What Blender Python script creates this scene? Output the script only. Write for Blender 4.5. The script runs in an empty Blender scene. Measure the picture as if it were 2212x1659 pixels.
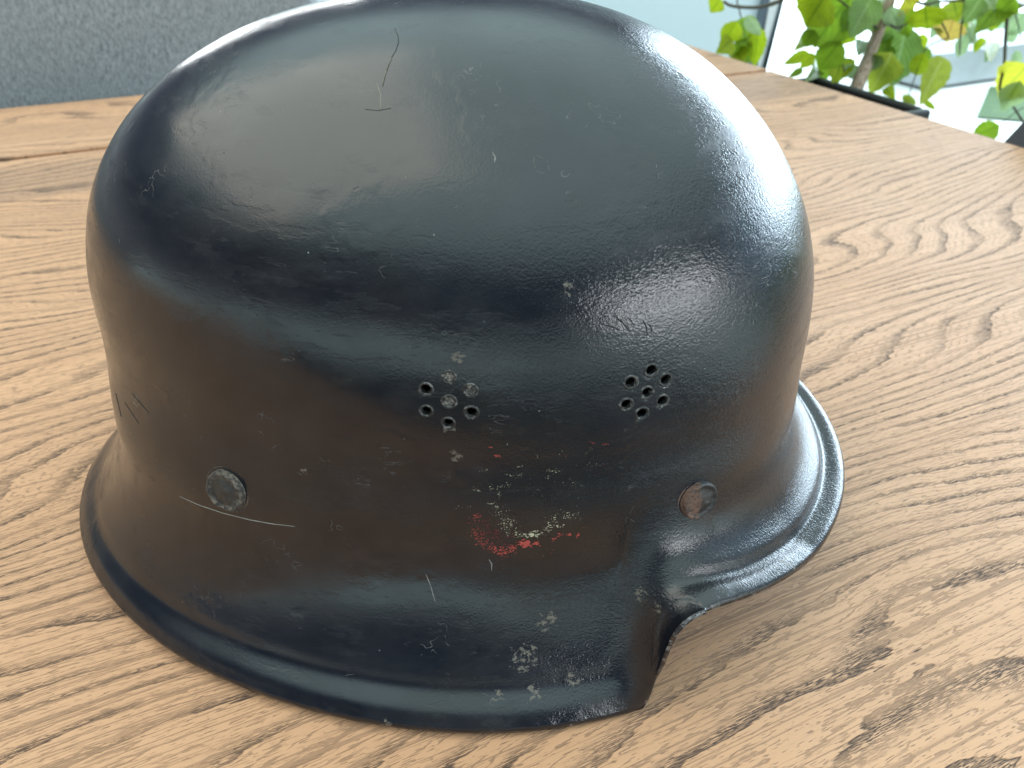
import bpy, bmesh, math, random
import numpy as np
from mathutils import Vector, Matrix, noise
from mathutils.kdtree import KDTree
from mathutils.bvhtree import BVHTree

random.seed(7); rng = np.random.default_rng(7)
scene = bpy.context.scene
col = scene.collection
R = math.radians

# ------------------------------------------------------------------ camera
CAM_H = 0.2136; PITCH = R(34.14); FPX = 1662.0; PW, PH = 2212.0, 1659.0
cam_data = bpy.data.cameras.new('camera'); cam = bpy.data.objects.new('camera', cam_data); col.objects.link(cam)
cam.location = (0, 0, CAM_H); cam.rotation_euler = (math.pi/2 - PITCH, 0, 0)
cam_data.sensor_width = 36; cam_data.lens = 36*FPX/PW
cam_data.clip_start = 0.005; cam_data.clip_end = 200
cam_data.dof.use_dof = True; cam_data.dof.focus_distance = 0.235; cam_data.dof.aperture_fstop = 20
scene.camera = cam

# ------------------------------------------------------------------ world: soft light of the room, pale above, dim low down
world = bpy.data.worlds.new('World'); scene.world = world; world.use_nodes = True
wn = world.node_tree; wn.nodes.clear()
def wnode(t, **k):
    n = wn.nodes.new(t)
    for a, b in k.items(): setattr(n, a, b)
    return n
tc = wnode('ShaderNodeTexCoord'); sep = wnode('ShaderNodeSeparateXYZ'); wn.links.new(tc.outputs['Generated'], sep.inputs[0])
wr = wnode('ShaderNodeValToRGB'); wn.links.new(sep.outputs['Z'], wr.inputs[0])
cr = wr.color_ramp; cr.interpolation = 'B_SPLINE'
cr.elements[0].position = 0.0; cr.elements[0].color = (0.14, 0.15, 0.16, 1)
cr.elements[1].position = 1.0; cr.elements[1].color = (0.76, 0.98, 0.98, 1)
for pos, c in ((0.05, (0.15, 0.17, 0.19, 1)), (0.14, (0.046, 0.055, 0.072, 1)), (0.40, (0.046, 0.055, 0.078, 1)), (0.58, (0.58, 0.78, 0.80, 1))):
    e = cr.elements.new(pos); e.color = c
bg = wnode('ShaderNodeBackground'); bg.inputs['Strength'].default_value = 2.15
wo = wnode('ShaderNodeOutputWorld'); wn.links.new(wr.outputs[0], bg.inputs[0]); wn.links.new(bg.outputs[0], wo.inputs[0])

def window_light(name, az, dist, zc, width, height, radiance, colour):
    l = bpy.data.lights.new(name, 'AREA'); l.shape = 'RECTANGLE'; l.size = width; l.size_y = height
    l.energy = radiance*math.pi*width*height; l.color = colour
    o = bpy.data.objects.new(name, l); col.objects.link(o)
    o.location = (dist*math.sin(R(az)), dist*math.cos(R(az)), zc)
    d = Vector((0, .2, zc)) - o.location
    o.rotation_euler = d.to_track_quat('-Z', 'Y').to_euler()
    return o
window_light('daylight_through_glass_door', 43, 8.0, 1.25, 7.4, 3.0, 16.0, (0.70, 0.87, 1.0))
window_light('daylight_through_side_window', 128, 3.2, 0.66, 2.6, 0.45, 13.0, (0.93, 0.98, 1.0))
window_light('daylight_behind_sofa', -20, 3.6, 0.42, 1.1, 0.55, 5.0, (0.97, 1.0, 1.0))

def room_light(name, loc, target, w, h, radiance, colour):
    l = bpy.data.lights.new(name, 'AREA'); l.shape = 'RECTANGLE'; l.size = w; l.size_y = h; l.energy = radiance*math.pi*w*h; l.color = colour
    o = bpy.data.objects.new(name, l); col.objects.link(o); o.location = loc
    o.rotation_euler = (Vector(target)-Vector(loc)).to_track_quat('-Z', 'Y').to_euler(); return o
room_light('cool_light_from_near_window', (1.35, .55, .34), (.1, .3, .05), 1.0, .42, 1.4, (.50, .76, 1.0))
room_light('warm_room_lamp', (-.85, .22, 1.35), (-.15, .3, 0), 1.9, 1.5, 1.55, (1.0, .82, .64))

scene.view_settings.view_transform = 'Standard'; scene.view_settings.look = 'None'
scene.view_settings.exposure = 0.15; scene.view_settings.gamma = 1.0

# ------------------------------------------------------------------ helpers
def ray(u, v):
    x = (u-PW/2)/FPX; y = -(v-PH/2)/FPX
    return Vector((x, math.cos(PITCH)+y*math.sin(PITCH), -math.sin(PITCH)+y*math.cos(PITCH)))
def at_z(u, v, z):
    r = ray(u, v); t = (z-CAM_H)/r.z; return Vector((r.x*t, r.y*t, z))
def at_y(u, v, y):
    r = ray(u, v); t = y/r.y; return Vector((r.x*t, y, CAM_H+r.z*t))
def empty(name, loc=(0, 0, 0), rz=0):
    o = bpy.data.objects.new(name, None); col.objects.link(o); o.location = loc; o.rotation_euler = (0, 0, rz); o.empty_display_size = .05
    return o
def tag(o, label=None, cat=None, group=None, kind=None):
    for k, v in (('label', label), ('category', cat), ('group', group), ('kind', kind)):
        if v: o[k] = v
    return o
def mesh_obj(name, verts, faces, mat, parent=None, smooth=True):
    me = bpy.data.meshes.new(name); me.from_pydata([tuple(v) for v in verts], [], faces); me.update()
    if smooth: me.polygons.foreach_set('use_smooth', [True]*len(me.polygons))
    if mat: me.materials.append(mat)
    o = bpy.data.objects.new(name, me); col.objects.link(o)
    if parent: o.parent = parent
    return o
def bm_obj(name, bm, mat, parent=None, smooth=True):
    me = bpy.data.meshes.new(name); bm.to_mesh(me); bm.free()
    if smooth: me.polygons.foreach_set('use_smooth', [True]*len(me.polygons))
    me.materials.append(mat)
    o = bpy.data.objects.new(name, me); col.objects.link(o)
    if parent: o.parent = parent
    return o
def box_bm(x0, x1, y0, y1, z0, z1, bev=0, seg=2, bm=None):
    bm = bm or bmesh.new()
    g = bmesh.ops.create_cube(bm, size=1.0)
    for v in g['verts']:
        v.co = Vector(((x0+x1)/2+v.co.x*(x1-x0), (y0+y1)/2+v.co.y*(y1-y0), (z0+z1)/2+v.co.z*(z1-z0)))
    if bev:
        es = list({e for v in g['verts'] for e in v.link_edges})
        bmesh.ops.bevel(bm, geom=es, offset=bev, segments=seg, profile=.5, affect='EDGES')
    return bm
def tube(pts, rad, n=8):
    """swept tube; pts Vectors, rad list"""
    vs, fs = [], []
    for i, p in enumerate(pts):
        a = pts[max(i-1, 0)]; b = pts[min(i+1, len(pts)-1)]
        d = (b-a).normalized(); s = d.cross(Vector((.13, .9, .2))).normalized(); t = d.cross(s)
        for k in range(n):
            an = 2*math.pi*k/n; vs.append(p+(s*math.cos(an)+t*math.sin(an))*rad[i])
    for i in range(len(pts)-1):
        for k in range(n):
            fs.append((i*n+k, i*n+(k+1) % n, (i+1)*n+(k+1) % n, (i+1)*n+k))
    fs.append(tuple(range(n))[::-1]); fs.append(tuple((len(pts)-1)*n+k for k in range(n)))
    return vs, fs
class M:
    """small node-material builder"""
    def __init__(s, name):
        s.m = bpy.data.materials.new(name); s.m.use_nodes = True; s.t = s.m.node_tree; s.t.nodes.clear()
        s.out = s.n('ShaderNodeOutputMaterial'); s.co = s.n('ShaderNodeTexCoord')
    def n(s, t, **k):
        x = s.t.nodes.new(t)
        for a, b in k.items(): setattr(x, a, b)
        return x
    def L(s, a, b): s.t.links.new(a, b)
    def put(s, sock, v):
        if isinstance(v, bpy.types.NodeSocket): s.L(v, sock)
        elif v is not None: sock.default_value = v
    def math(s, op, a, b=None, c=None, clamp=False):
        x = s.n('ShaderNodeMath', operation=op, use_clamp=clamp)
        for i, v in enumerate((a, b, c)): s.put(x.inputs[i], v)
        return x.outputs[0]
    def vmath(s, op, a, b=None, out=0):
        x = s.n('ShaderNodeVectorMath', operation=op)
        s.put(x.inputs[0], a); s.put(x.inputs[1], b)
        return x.outputs[out]
    def map(s, scale=(1, 1, 1), loc=(0, 0, 0), rot=(0, 0, 0), vec=None):
        x = s.n('ShaderNodeMapping'); s.L(vec or s.co.outputs['Object'], x.inputs[0])
        x.inputs['Scale'].default_value = scale; x.inputs['Location'].default_value = loc; x.inputs['Rotation'].default_value = rot
        return x.outputs[0]
    def noise(s, vec, scale=1, detail=3, rough=.5, dist=0, out=0):
        x = s.n('ShaderNodeTexNoise'); s.L(vec, x.inputs['Vector'])
        for k, v in (('Scale', scale), ('Detail', detail), ('Roughness', rough), ('Distortion', dist)): x.inputs[k].default_value = v
        return x.outputs[out]
    def vor(s, vec, scale=1, feature='F1', rnd=1, out='Distance'):
        x = s.n('ShaderNodeTexVoronoi', feature=feature); s.L(vec, x.inputs['Vector']); x.inputs['Scale'].default_value = scale
        x.inputs['Randomness'].default_value = rnd
        return x.outputs[out]
    def step(s, v, a, b, lo=0.0, hi=1.0):
        x = s.n('ShaderNodeMapRange', interpolation_type='SMOOTHSTEP'); s.put(x.inputs['Value'], v)
        for k, q in (('From Min', a), ('From Max', b), ('To Min', lo), ('To Max', hi)): s.put(x.inputs[k], q)
        return x.outputs[0]
    def mix(s, f, a, b, mode='MIX'):
        x = s.n('ShaderNodeMix', data_type='RGBA', blend_type=mode); s.put(x.inputs[0], f)
        for i, v in ((6, a), (7, b)):
            if isinstance(v, tuple) and len(v) == 3: v = v+(1,)
            s.put(x.inputs[i], v)
        return x.outputs[2]
    def bump(s, h, strength=.3, dist=.001, nrm=None):
        x = s.n('ShaderNodeBump'); s.L(h, x.inputs['Height']); s.put(x.inputs['Strength'], strength); x.inputs['Distance'].default_value = dist
        if nrm: s.L(nrm, x.inputs['Normal'])
        return x.outputs[0]
    def bsdf(s, base, rough=.5, metal=0, ior=1.5, normal=None, **k):
        p = s.n('ShaderNodeBsdfPrincipled')
        if isinstance(base, tuple) and len(base) == 3: base = base+(1,)
        s.put(p.inputs['Base Color'], base); s.put(p.inputs['Roughness'], rough); s.put(p.inputs['Metallic'], metal); s.put(p.inputs['IOR'], ior)
        if normal: s.L(normal, p.inputs['Normal'])
        for a, b in k.items(): s.put(p.inputs[a.replace('_', ' ')], b)
        s.p = p
        s.L(p.outputs[0], s.out.inputs[0]); return s.m
def simple(name, c, rough=.5, var=.15, scale=40, bump=0, ior=1.5):
    m = M(name); nz = m.noise(m.co.outputs['Object'], scale, 5, .6)
    b = m.mix(nz, tuple(x*(1-var) for x in c), tuple(x*(1+var) for x in c))
    return m.bsdf(b, rough, ior=ior, normal=m.bump(nz, bump, .001) if bump else None)

# ------------------------------------------------------------------ materials
def oak(name, tone=(1, 1, 1), shift=(0, 0, 0), streak=0.0):
    m = M(name)
    v = m.map(loc=shift)
    s = m.n('ShaderNodeSeparateXYZ'); m.L(v, s.inputs[0]); X, Y = s.outputs[0], s.outputs[1]
    def st(sx, sy): return m.map(scale=(sx, sy, 1), vec=v)
    # growth-ring field: across-grain coordinate bent by slow noise into cathedral arcs
    n1 = m.noise(st(2.3, 8.0), 1, 1.0, .4); n2 = m.noise(st(10, 34), 1, 2, .5); n3 = m.noise(st(85, 520), 1, 2, .6)
    f = m.math('ADD', m.math('MULTIPLY', Y, 92.0), m.math('MULTIPLY', n1, 24.0))
    f = m.math('ADD', f, m.math('MULTIPLY', n2, 1.5)); f = m.math('ADD', f, m.math('MULTIPLY', n3, .36))
    ring = m.math('FRACT', f)
    early = m.math('MULTIPLY', m.step(ring, .0, .10), m.step(ring, .12, .44, 1, 0))       # porous band of each ring
    line = m.math('MULTIPLY', m.step(ring, .0, .04), m.step(ring, .05, .12, 1, 0))
    # pores: short dark dashes
    p1 = m.noise(st(260, 2700), 1, 2, .6); p2 = m.noise(st(60, 1900), 1, 2, .6); p3 = m.noise(st(5, 900), 1, 2, .5); p4 = m.noise(st(22, 420), 1, 3, .6); p5 = m.noise(st(190, 2300), 1, 2, .6)
    pore = m.math('MULTIPLY', m.step(p1, .49, .57), early)
    pore2 = m.math('MULTIPLY', m.step(p2, .53, .61), early)
    brk = m.step(m.noise(st(16, 80), 1, 2, .5), .38, .60)                                  # bands fade in and out
    dark = m.math('MAXIMUM', pore, m.math('MULTIPLY', pore2, .9))
    dark = m.math('MAXIMUM', dark, m.math('MULTIPLY', line, m.math('MULTIPLY', m.step(p4, .30, .46), m.step(p1, .36, .50, .45, 1))))
    dark = m.math('MULTIPLY', dark, m.math('ADD', .5, m.math('MULTIPLY', brk, .5)))
    f4 = m.math('FRACT', m.math('MULTIPLY', f, 5.0))
    thin = m.math('MULTIPLY', m.math('MULTIPLY', m.step(m.math('ABSOLUTE', m.math('SUBTRACT', f4, .5)), .05, .16, 1, 0), m.step(p4, .42, .56)), .46)
    thin = m.math('MAXIMUM', thin, m.math('MULTIPLY', m.step(p3, .55, .64), .38))
    dark = m.math('MAXIMUM', dark, thin)
    dark = m.math('MAXIMUM', dark, m.math('MULTIPLY', m.step(p5, .60, .66), .55))
    tonev = m.noise(st(3, 26), 1, 3, .5); fine = m.noise(st(30, 700), 1, 3, .6)
    base = m.mix(tonev, (0.43*tone[0], 0.215*tone[1], 0.108*tone[2]), (0.57*tone[0], 0.318*tone[1], 0.176*tone[2]))
    base = m.mix(m.math('MULTIPLY', fine, .45), base, (0.33*tone[0], 0.185*tone[1], 0.095*tone[2]))
    if streak:
        bandm = m.math('MULTIPLY', m.step(Y, *streak[0]), m.step(Y, *streak[1], 1, 0))
        base = m.mix(m.math('MULTIPLY', bandm, m.step(m.noise(st(40, 400), 1, 4, .6), .3, .65, .2, .75)), base, (0.24, 0.135, 0.08))
    c = m.mix(dark, base, (0.055, 0.029, 0.019))
    rough = m.math('ADD', m.math('MULTIPLY', dark, .25), m.math('ADD', .56, m.math('MULTIPLY', m.noise(v, 7, 4, .6), .14)))
    h = m.math('SUBTRACT', m.math('MULTIPLY', fine, .25), dark)
    nb = m.bump(h, .8, .0004)
    return m.bsdf(c, rough, ior=1.62, normal=nb)
mat_oak_near = None
mat_oak_leaf = oak('oak_leaf', (1, 1, 1), (4.4, 1.2, 0))
mat_edge = simple('oak_edge', (.28, .17, .10), .5, .3, 60)

# black helmet paint
def helmet_paint():
    m = M('black_helmet_paint'); ob = m.co.outputs['Object']
    big = m.noise(ob, 14, 4, .6); mid = m.noise(ob, 75, 4, .6)
    base = m.mix(m.step(mid, .35, .7), (0.0028, 0.0042, 0.0080), (0.0065, 0.0078, 0.0120))
    base = m.mix(m.step(big, .5, .75, 0, .4), base, (0.014, 0.0115, 0.009))
    # hairline scuffs
    hl = m.math('ABSOLUTE', m.math('SUBTRACT', m.noise(ob, 150, 2, .5), .5)); hl2 = m.math('ABSOLUTE', m.math('SUBTRACT', m.noise(m.map(scale=(110, 110, 420)), 1, 2, .55), .5))
    sm = m.math('MULTIPLY', m.step(hl, .002, .007, 1, 0), m.step(m.noise(ob, 60, 4, .7), .60, .68))
    sm = m.math('MAXIMUM', sm, m.math('MULTIPLY', m.step(hl2, .002, .009, 1, 0), m.step(m.noise(ob, 45, 4, .7, .3), .60, .70)))
    base = m.mix(m.math('MULTIPLY', sm, .28), base, (0.20, 0.20, 0.20))
    haze = m.math('MULTIPLY', m.step(m.noise(m.map(scale=(30, 30, 90)), 1, 5, .7), .55, .78), .06)
    base = m.mix(haze, base, (0.16, 0.17, 0.19))
    # pin-prick dust
    dv = m.vor(ob, 430); dust = m.math('MULTIPLY', m.step(dv, .03, .09, 1, 0), m.step(m.noise(ob, 130, 3, .8), .62, .70))
    base = m.mix(dust, base, (0.42, 0.43, 0.42))
    # rubbed-through patches low on the side and near the notch
    patch = None
    for (px, py, pz, r) in PATCHES:
        d = m.vmath('DISTANCE', ob, (px, py, pz), out='Value')
        k = m.step(d, r*.25, r, 1, 0)
        patch = k if patch is None else m.math('MAXIMUM', patch, k)
    pn = m.noise(m.map(scale=(520, 520, 760)), 1, 5, .75)
    thr = m.math('SUBTRACT', .80, m.math('MULTIPLY', patch, .30))
    pm = m.step(m.math('SUBTRACT', pn, thr), 0, .05)
    base = m.mix(m.math('MULTIPLY', pm, .6), base, (0.15, 0.13, 0.105))
    at = m.n('ShaderNodeAttribute', attribute_name='edge'); en = m.noise(ob, 420, 5, .7)
    em = m.step(m.math('SUBTRACT', m.math('MULTIPLY', at.outputs['Fac'], .47), en), -.05, .04)
    base = m.mix(m.math('MULTIPLY', em, .75), base, m.mix(m.step(m.noise(ob, 260, 3), .45, .6), (0.16, 0.165, 0.17), (0.10, 0.06, 0.042)))
    # orange-peel relief, stronger on the front half of the crown
    sx = m.n('ShaderNodeSeparateXYZ'); m.L(ob, sx.inputs[0])
    frontm = m.step(sx.outputs[0], -.02, .09, .16, 1.0)
    peel = m.noise(ob, 1500, 2, .6); peel2 = m.noise(ob, 560, 3, .6); pits = m.step(m.vor(ob, 260), .0, .16, 0, 1)
    pitm = m.step(m.noise(ob, 45, 3, .6), .56, .66)
    h = m.math('ADD', m.math('MULTIPLY', peel, .85), m.math('MULTIPLY', peel2, .45))
    h = m.math('ADD', m.math('MULTIPLY', h, frontm), m.math('MULTIPLY', m.math('MULTIPLY', pits, pitm), .30))
    h = m.math('ADD', h, m.math('MULTIPLY', sm, -.25))
    rub = m.noise(m.map(scale=(60, 60, 260), rot=(.5, .35, 0)), 1, 5, .65)
    rubm = m.step(rub, .56, .64); h = m.math('ADD', h, m.math('MULTIPLY', rubm, m.math('MULTIPLY', big, -.14)))
    nb = m.bump(h, .62, .00030)
    glossy = m.noise(m.map(scale=(28, 28, 60)), 1, 4, .65)
    rough = m.math('ADD', .11, m.math('MULTIPLY', m.step(glossy, .3, .7), .17)); rough = m.math('ADD', rough, m.math('MULTIPLY', rubm, .07)); rough = m.math('ADD', rough, m.math('MULTIPLY', m.math('MAXIMUM', pm, sm), .3))
    return m.bsdf(base, rough, ior=1.58, normal=nb)

# ------------------------------------------------------------------ helmet surface
HP = {'h': 0.2136, 'x0': -0.0127, 'y0': 0.2525, 'rot': -0.0723, 'H': 0.1803, 'zs': 0.0835, 'afs': 0.1128, 'abs': 0.1328, 'ws': 0.0952,
      'ns': 2.1018, 'zw': 0.0496, 'afw': 0.1137, 'abw': 0.1326, 'ww': 0.0974, 'nw': 2.3996, 'afr': 0.141, 'abr': 0.1641, 'wr': 0.1240,
      'nr': 1.9896, 'zv': 0.0363, 'pd': 2.3227, 'thn': 60.2, 'pitch': -0.0144, 'nsf': 2.3145, 'nrf': 1.9838, 'pdf': 2.1691, 'zf': -0.0078,
      'zwf': 0.0602, 'qe': 1.8494}
NB, NWD = 61.2, 4.2
def smooth(t): t = np.clip(t, 0, 1); return t*t*(3-2*t)
def helmet_grid():
    d = HP
    th = []
    def seg(a, b, s): th.extend(list(np.arange(a, b-1e-6, s)))
    seg(-180, -66, .75); seg(-66, -54, .3); seg(-54, 48, .75); seg(48, 104, .22); seg(104, 180, .5)
    th = np.radians(np.array(th)); c, s = np.cos(th), np.sin(th)
    k = smooth((c+.6)/1.2)
    def rad(af, ab, w, n):
        a = np.where(c > 0, af, ab); return ((np.abs(c)/a)**n+(np.abs(s)/w)**n)**(-1/n)
    ns = d['ns']+(d['nsf']-d['ns'])*k; nr = d['nr']+(d['nrf']-d['nr'])*k; pd = d['pd']+(d['pdf']-d['pd'])*k
    Rs = rad(d['afs'], d['abs'], d['ws'], ns); Rw = rad(d['afw'], d['abw'], d['ww'], d['nw']); Rr = rad(d['afr'], d['abr'], d['wr'], nr)
    zw = d['zw']+(d['zwf']-d['zw'])*k; ta = np.degrees(np.abs(th))
    # height of the rim round the visor, the sharp step beside it and the low side (degrees from the front, metres)
    zr = np.interp(ta, [0, 16, 31, 39.5, 47.5, 52.5, 56.5, 58.3, 59.3, 59.8, 60.3, 60.7, 61.1, 61.6, 64, 180],
                   [.0280, .0285, .0290, .0335, .0375, .0398, .0404, .0390, .0355, .0300, .0225, .0110, .0050, .0018, .0012, .0012])
    zs_ = np.zeros_like(zr); thd = np.degrees(th)
    for q_, dl in enumerate(thd):
        w_ = np.exp(-.5*((thd-dl)/4.5)**2); w_[1:-1] *= (thd[2:]-thd[:-2])/2; zs_[q_] = (w_*zr).sum()/w_.sum()
    qe = 1.85+1.5*smooth((92-ta)/46)
    rr, zz = [], []
    for u in np.linspace(0, 1, 200)[:-1]:
        a = u*np.pi/2; rr.append(Rs*np.sin(a)**(2/pd)); zz.append(d['zs']+(d['H']-d['zs'])*np.cos(a)**(2/pd))
    qw = (d['zs']-zw)/(d['zs']-zs_)
    for q in np.linspace(0, 1, 200):
        m5 = q**5; zz.append(d['zs']+(zr*m5+zs_*(1-m5)-d['zs'])*q)
        rr.append(np.where(q < qw, Rs+(Rw-Rs)*smooth(q/qw), Rw+(Rr-Rw)*np.clip((q-qw)/(1-qw), 0, 1)**qe))
    rr = np.array(rr); zz = np.array(zz)
    # resample by arc length, smooth the profile, choose rows denser around the vents and the rim
    NR = 300
    t = np.concatenate([np.linspace(0, .36, 80, endpoint=False), np.linspace(.36, .60, 110, endpoint=False), np.linspace(.60, .9, 70, endpoint=False), np.linspace(.9, 1, 40)])
    NR = len(t); RR = np.zeros((NR, len(th))); ZZ = RR.copy(); SS = RR.copy()
    N = 520; sg = 8.0; kk = np.exp(-.5*(np.arange(-36, 37)/sg)**2); kk /= kk.sum()
    for j in range(len(th)):
        ds = np.hypot(np.diff(rr[:, j]), np.diff(zz[:, j])); S = np.concatenate([[0], np.cumsum(ds)]); T = S[-1]
        x = np.linspace(0, T, N); r = np.interp(x, S, rr[:, j]); z = np.interp(x, S, zz[:, j])
        rp = np.concatenate([-r[36:0:-1], r, 2*r[-1]-r[-2:-38:-1]]); zp = np.concatenate([z[36:0:-1], z, 2*z[-1]-z[-2:-38:-1]])
        r = np.convolve(rp, kk, 'valid'); z = np.convolve(zp, kk, 'valid'); r[0] = 0
        RR[:, j] = np.interp(t*T, x, r); ZZ[:, j] = np.interp(t*T, x, z); SS[:, j] = T*(1-t)
    P = np.stack([RR*c, RR*s, ZZ], -1)           # local: +x front, +y near side (mirrored below)
    P[..., 1] *= -1
    return th, P, SS
th, GP, SS = helmet_grid()
NR, NC = GP.shape[:2]
def normals(P):
    du = np.empty_like(P); du[1:-1] = P[2:]-P[:-2]; du[0] = P[1]-P[0]; du[-1] = P[-1]-P[-2]
    dv = np.roll(P, -1, 1)-np.roll(P, 1, 1)
    n = np.cross(du, dv); ln = np.linalg.norm(n, axis=-1, keepdims=True); n = n/np.maximum(ln, 1e-12)
    n[0] = (0, 0, 1); s = np.sign((n*(P-np.array([0, 0, .06]))).sum(-1, keepdims=True)); return n*np.where(s == 0, 1, s)
# let the sheet near the step settle like a drawn skin between the body and its fixed edge
tad = np.degrees(np.abs(th))
wcol = np.clip((tad-46)/9, 0, 1)*np.clip((78-tad)/10, 0, 1); wrow = np.clip((.046-SS)/.018, 0, 1)
WL = (wcol[None, :]*wrow)[..., None]; WL[-1] = 0
sel = np.where(WL[:, :, 0].max(0) > 0)[0]; r0_ = int(np.argmax(WL[:, sel, 0].max(1) > 0))-1
for _ in range(220):
    Q = GP[r0_:]; A = Q.copy()
    A[1:-1] = (Q[:-2]+Q[2:])*.30+(np.roll(Q, 1, 1)[1:-1]+np.roll(Q, -1, 1)[1:-1])*.20
    GP[r0_:] = Q+(A-Q)*WL[r0_:]
NN = normals(GP)
# distance to the rim line -> flange: raised band, groove, turned lip
kd = KDTree(NC); [kd.insert(Vector(GP[-1, j]), j) for j in range(NC)]; kd.balance()
D = np.full((NR, NC), .05)
for i in range(NR):
    if SS[i].min() > .04: continue
    for j in range(NC):
        if SS[i, j] < .04: D[i, j] = min(SS[i, j], kd.find(Vector(GP[i, j]))[2]+.0)
front = smooth((np.cos(th)-.35)/.4)[None, :]
gpos = .0078*front+.0125*(1-front); gw = .0026*front+.0028*(1-front); ga = .0021*front+.00045*(1-front)
stepw = 1-.98*np.exp(-((np.degrees(np.abs(th))-59.0)/4.2)**2)[None, :]
disp = -ga*np.exp(-((D-gpos)/gw)**2) + .0004*np.exp(-((D-gpos*.45)/.0028)**2) - .0012*np.clip(1-D/.0016, 0, 1)**2
disp = disp*stepw
for i in range(NR):
    for j in range(0, NC):
        if i % 1 == 0:
            p = Vector(GP[i, j])
            disp[i, j] += .00035*noise.noise(p*22) + .00012*noise.noise(p*60)
            if D[i, j] < .006: disp[i, j] += .00018*noise.noise(p*350)*(1-D[i, j]/.006)
disp[0] = disp[0].mean()
GP = GP+NN*disp[..., None]; GP[0] = GP[0].mean(0)
NN = normals(GP)

hel = empty('steel_helmet', (HP['x0'], HP['y0'], 0), HP['rot'])
tag(hel, 'worn black painted steel helmet with flared rim, resting on the oak tabletop', 'helmet')
# shell mesh
idx = np.arange(NR*NC).reshape(NR, NC)
a = idx[1:-1]; b = idx[2:]
quads = np.stack([a, np.roll(a, -1, 1), np.roll(b, -1, 1), b], -1).reshape(-1, 4)
flat = GP.reshape(-1, 3)
# small tilt of the whole helmet (front a touch lower)
cp, sp = math.cos(HP['pitch']), math.sin(HP['pitch'])
TL = np.array([[cp, 0, -sp], [0, 1, 0], [sp, 0, cp]])
flat = flat@TL.T; NF = NN.reshape(-1, 3)@TL.T
low = flat[(idx[-1])][:, 2].min(); flat = flat-np.array([0, 0, low-.0013])
MW = Matrix.Translation((HP['x0'], HP['y0'], 0)) @ Matrix.Rotation(HP['rot'], 4, 'Z'); MWi = MW.inverted()
flist = [tuple(q) for q in quads.tolist()]
bvh = BVHTree.FromPolygons([tuple(v) for v in flat.tolist()], flist)
camL = MWi @ Vector((0, 0, CAM_H)); R3 = MWi.to_3x3()
def on_helmet(u, v):
    """point and outward normal (helmet space) of the spot measured at pixel u, v of the photograph"""
    loc, n, i, dist = bvh.ray_cast(camL, (R3 @ ray(u, v)).normalized())
    if loc is None: return None, None
    if n.dot(camL-loc) < 0: n = -n
    return loc, n
VENTS = [(970, 815, 1), (920, 841, 0), (1016, 843, 1), (970, 868, 1), (921, 888, 0), (1018, 891, 0), (968, 914, 0),
         (1407, 800, 0), (1363, 826, 0), (1438, 820, 0), (1398, 848, 0), (1353, 874, 0), (1431, 866, 0), (1387, 893, 0)]
RIN, ROUT = .00138, .00200
vents = []
keep = np.ones(len(quads), bool); cen = flat[quads].mean(1)
for (u, v, filled) in VENTS:
    p, n = on_helmet(u, v); vents.append((p, n, filled))
    keep &= np.linalg.norm(cen-np.array(p), axis=1) > RIN+.00012
PATCHES = []
for u, v, r in ((1182, 1345, .007), (1075, 1500, .0045), (1152, 1498, .0055), (1235, 1470, .005), (1130, 1420, .009), (1385, 1285, .005), (1230, 622, .004), (985, 985, .004),
                (655, 1018, .003), (835, 1566, .004), (1700, 1215, .006), (990, 770, .004), (968, 925, .004), (290, 860, .006), (1420, 1310, .004), (700, 1555, .005)):
    p, n = on_helmet(u, v)
    if p: PATCHES.append((p.x, p.y, p.z, r))
mat_paint = helmet_paint()
me = bpy.data.meshes.new('shell')
qk = quads[keep]
top = [(0, int(idx[1, j]), int(idx[1, (j+1) % NC])) for j in range(NC)]
me.from_pydata(flat.tolist(), [], [tuple(q) for q in qk.tolist()]+top)
me.polygons.foreach_set('use_smooth', [True]*len(me.polygons)); me.materials.append(mat_paint); me.update()
shell = bpy.data.objects.new('shell', me); col.objects.link(shell); shell.parent = hel
bm = bmesh.new(); bm.from_mesh(me); bmesh.ops.delete(bm, geom=[v for v in bm.verts if not v.link_faces], context='VERTS')
bmesh.ops.recalc_face_normals(bm, faces=bm.faces); 
if sum(f.normal.z for f in list(bm.faces)[:2000]) < 0: bmesh.ops.reverse_faces(bm, faces=bm.faces)
bm.to_mesh(me); bm.free()
at_ = me.attributes.new('edge', 'FLOAT', 'POINT')
kdv = KDTree(NC*10); rim_pts = flat.reshape(NR, NC, 3)[-1]
kdv = KDTree(NC); [kdv.insert(Vector(rim_pts[j]), j) for j in range(NC)]; kdv.balance()
co = np.empty(len(me.vertices)*3, np.float32); me.vertices.foreach_get('co', co); co = co.reshape(-1, 3)
ev = np.zeros(len(co), np.float32)
for i in np.where(co[:, 2] < .06)[0]:
    dd = kdv.find(Vector(co[i]))[2]; ev[i] = max(0, 1-dd/.0034)
at_.data.foreach_set('value', ev)
sol = shell.modifiers.new('thickness', 'SOLIDIFY'); sol.thickness = .0013; sol.offset = -1

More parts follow.
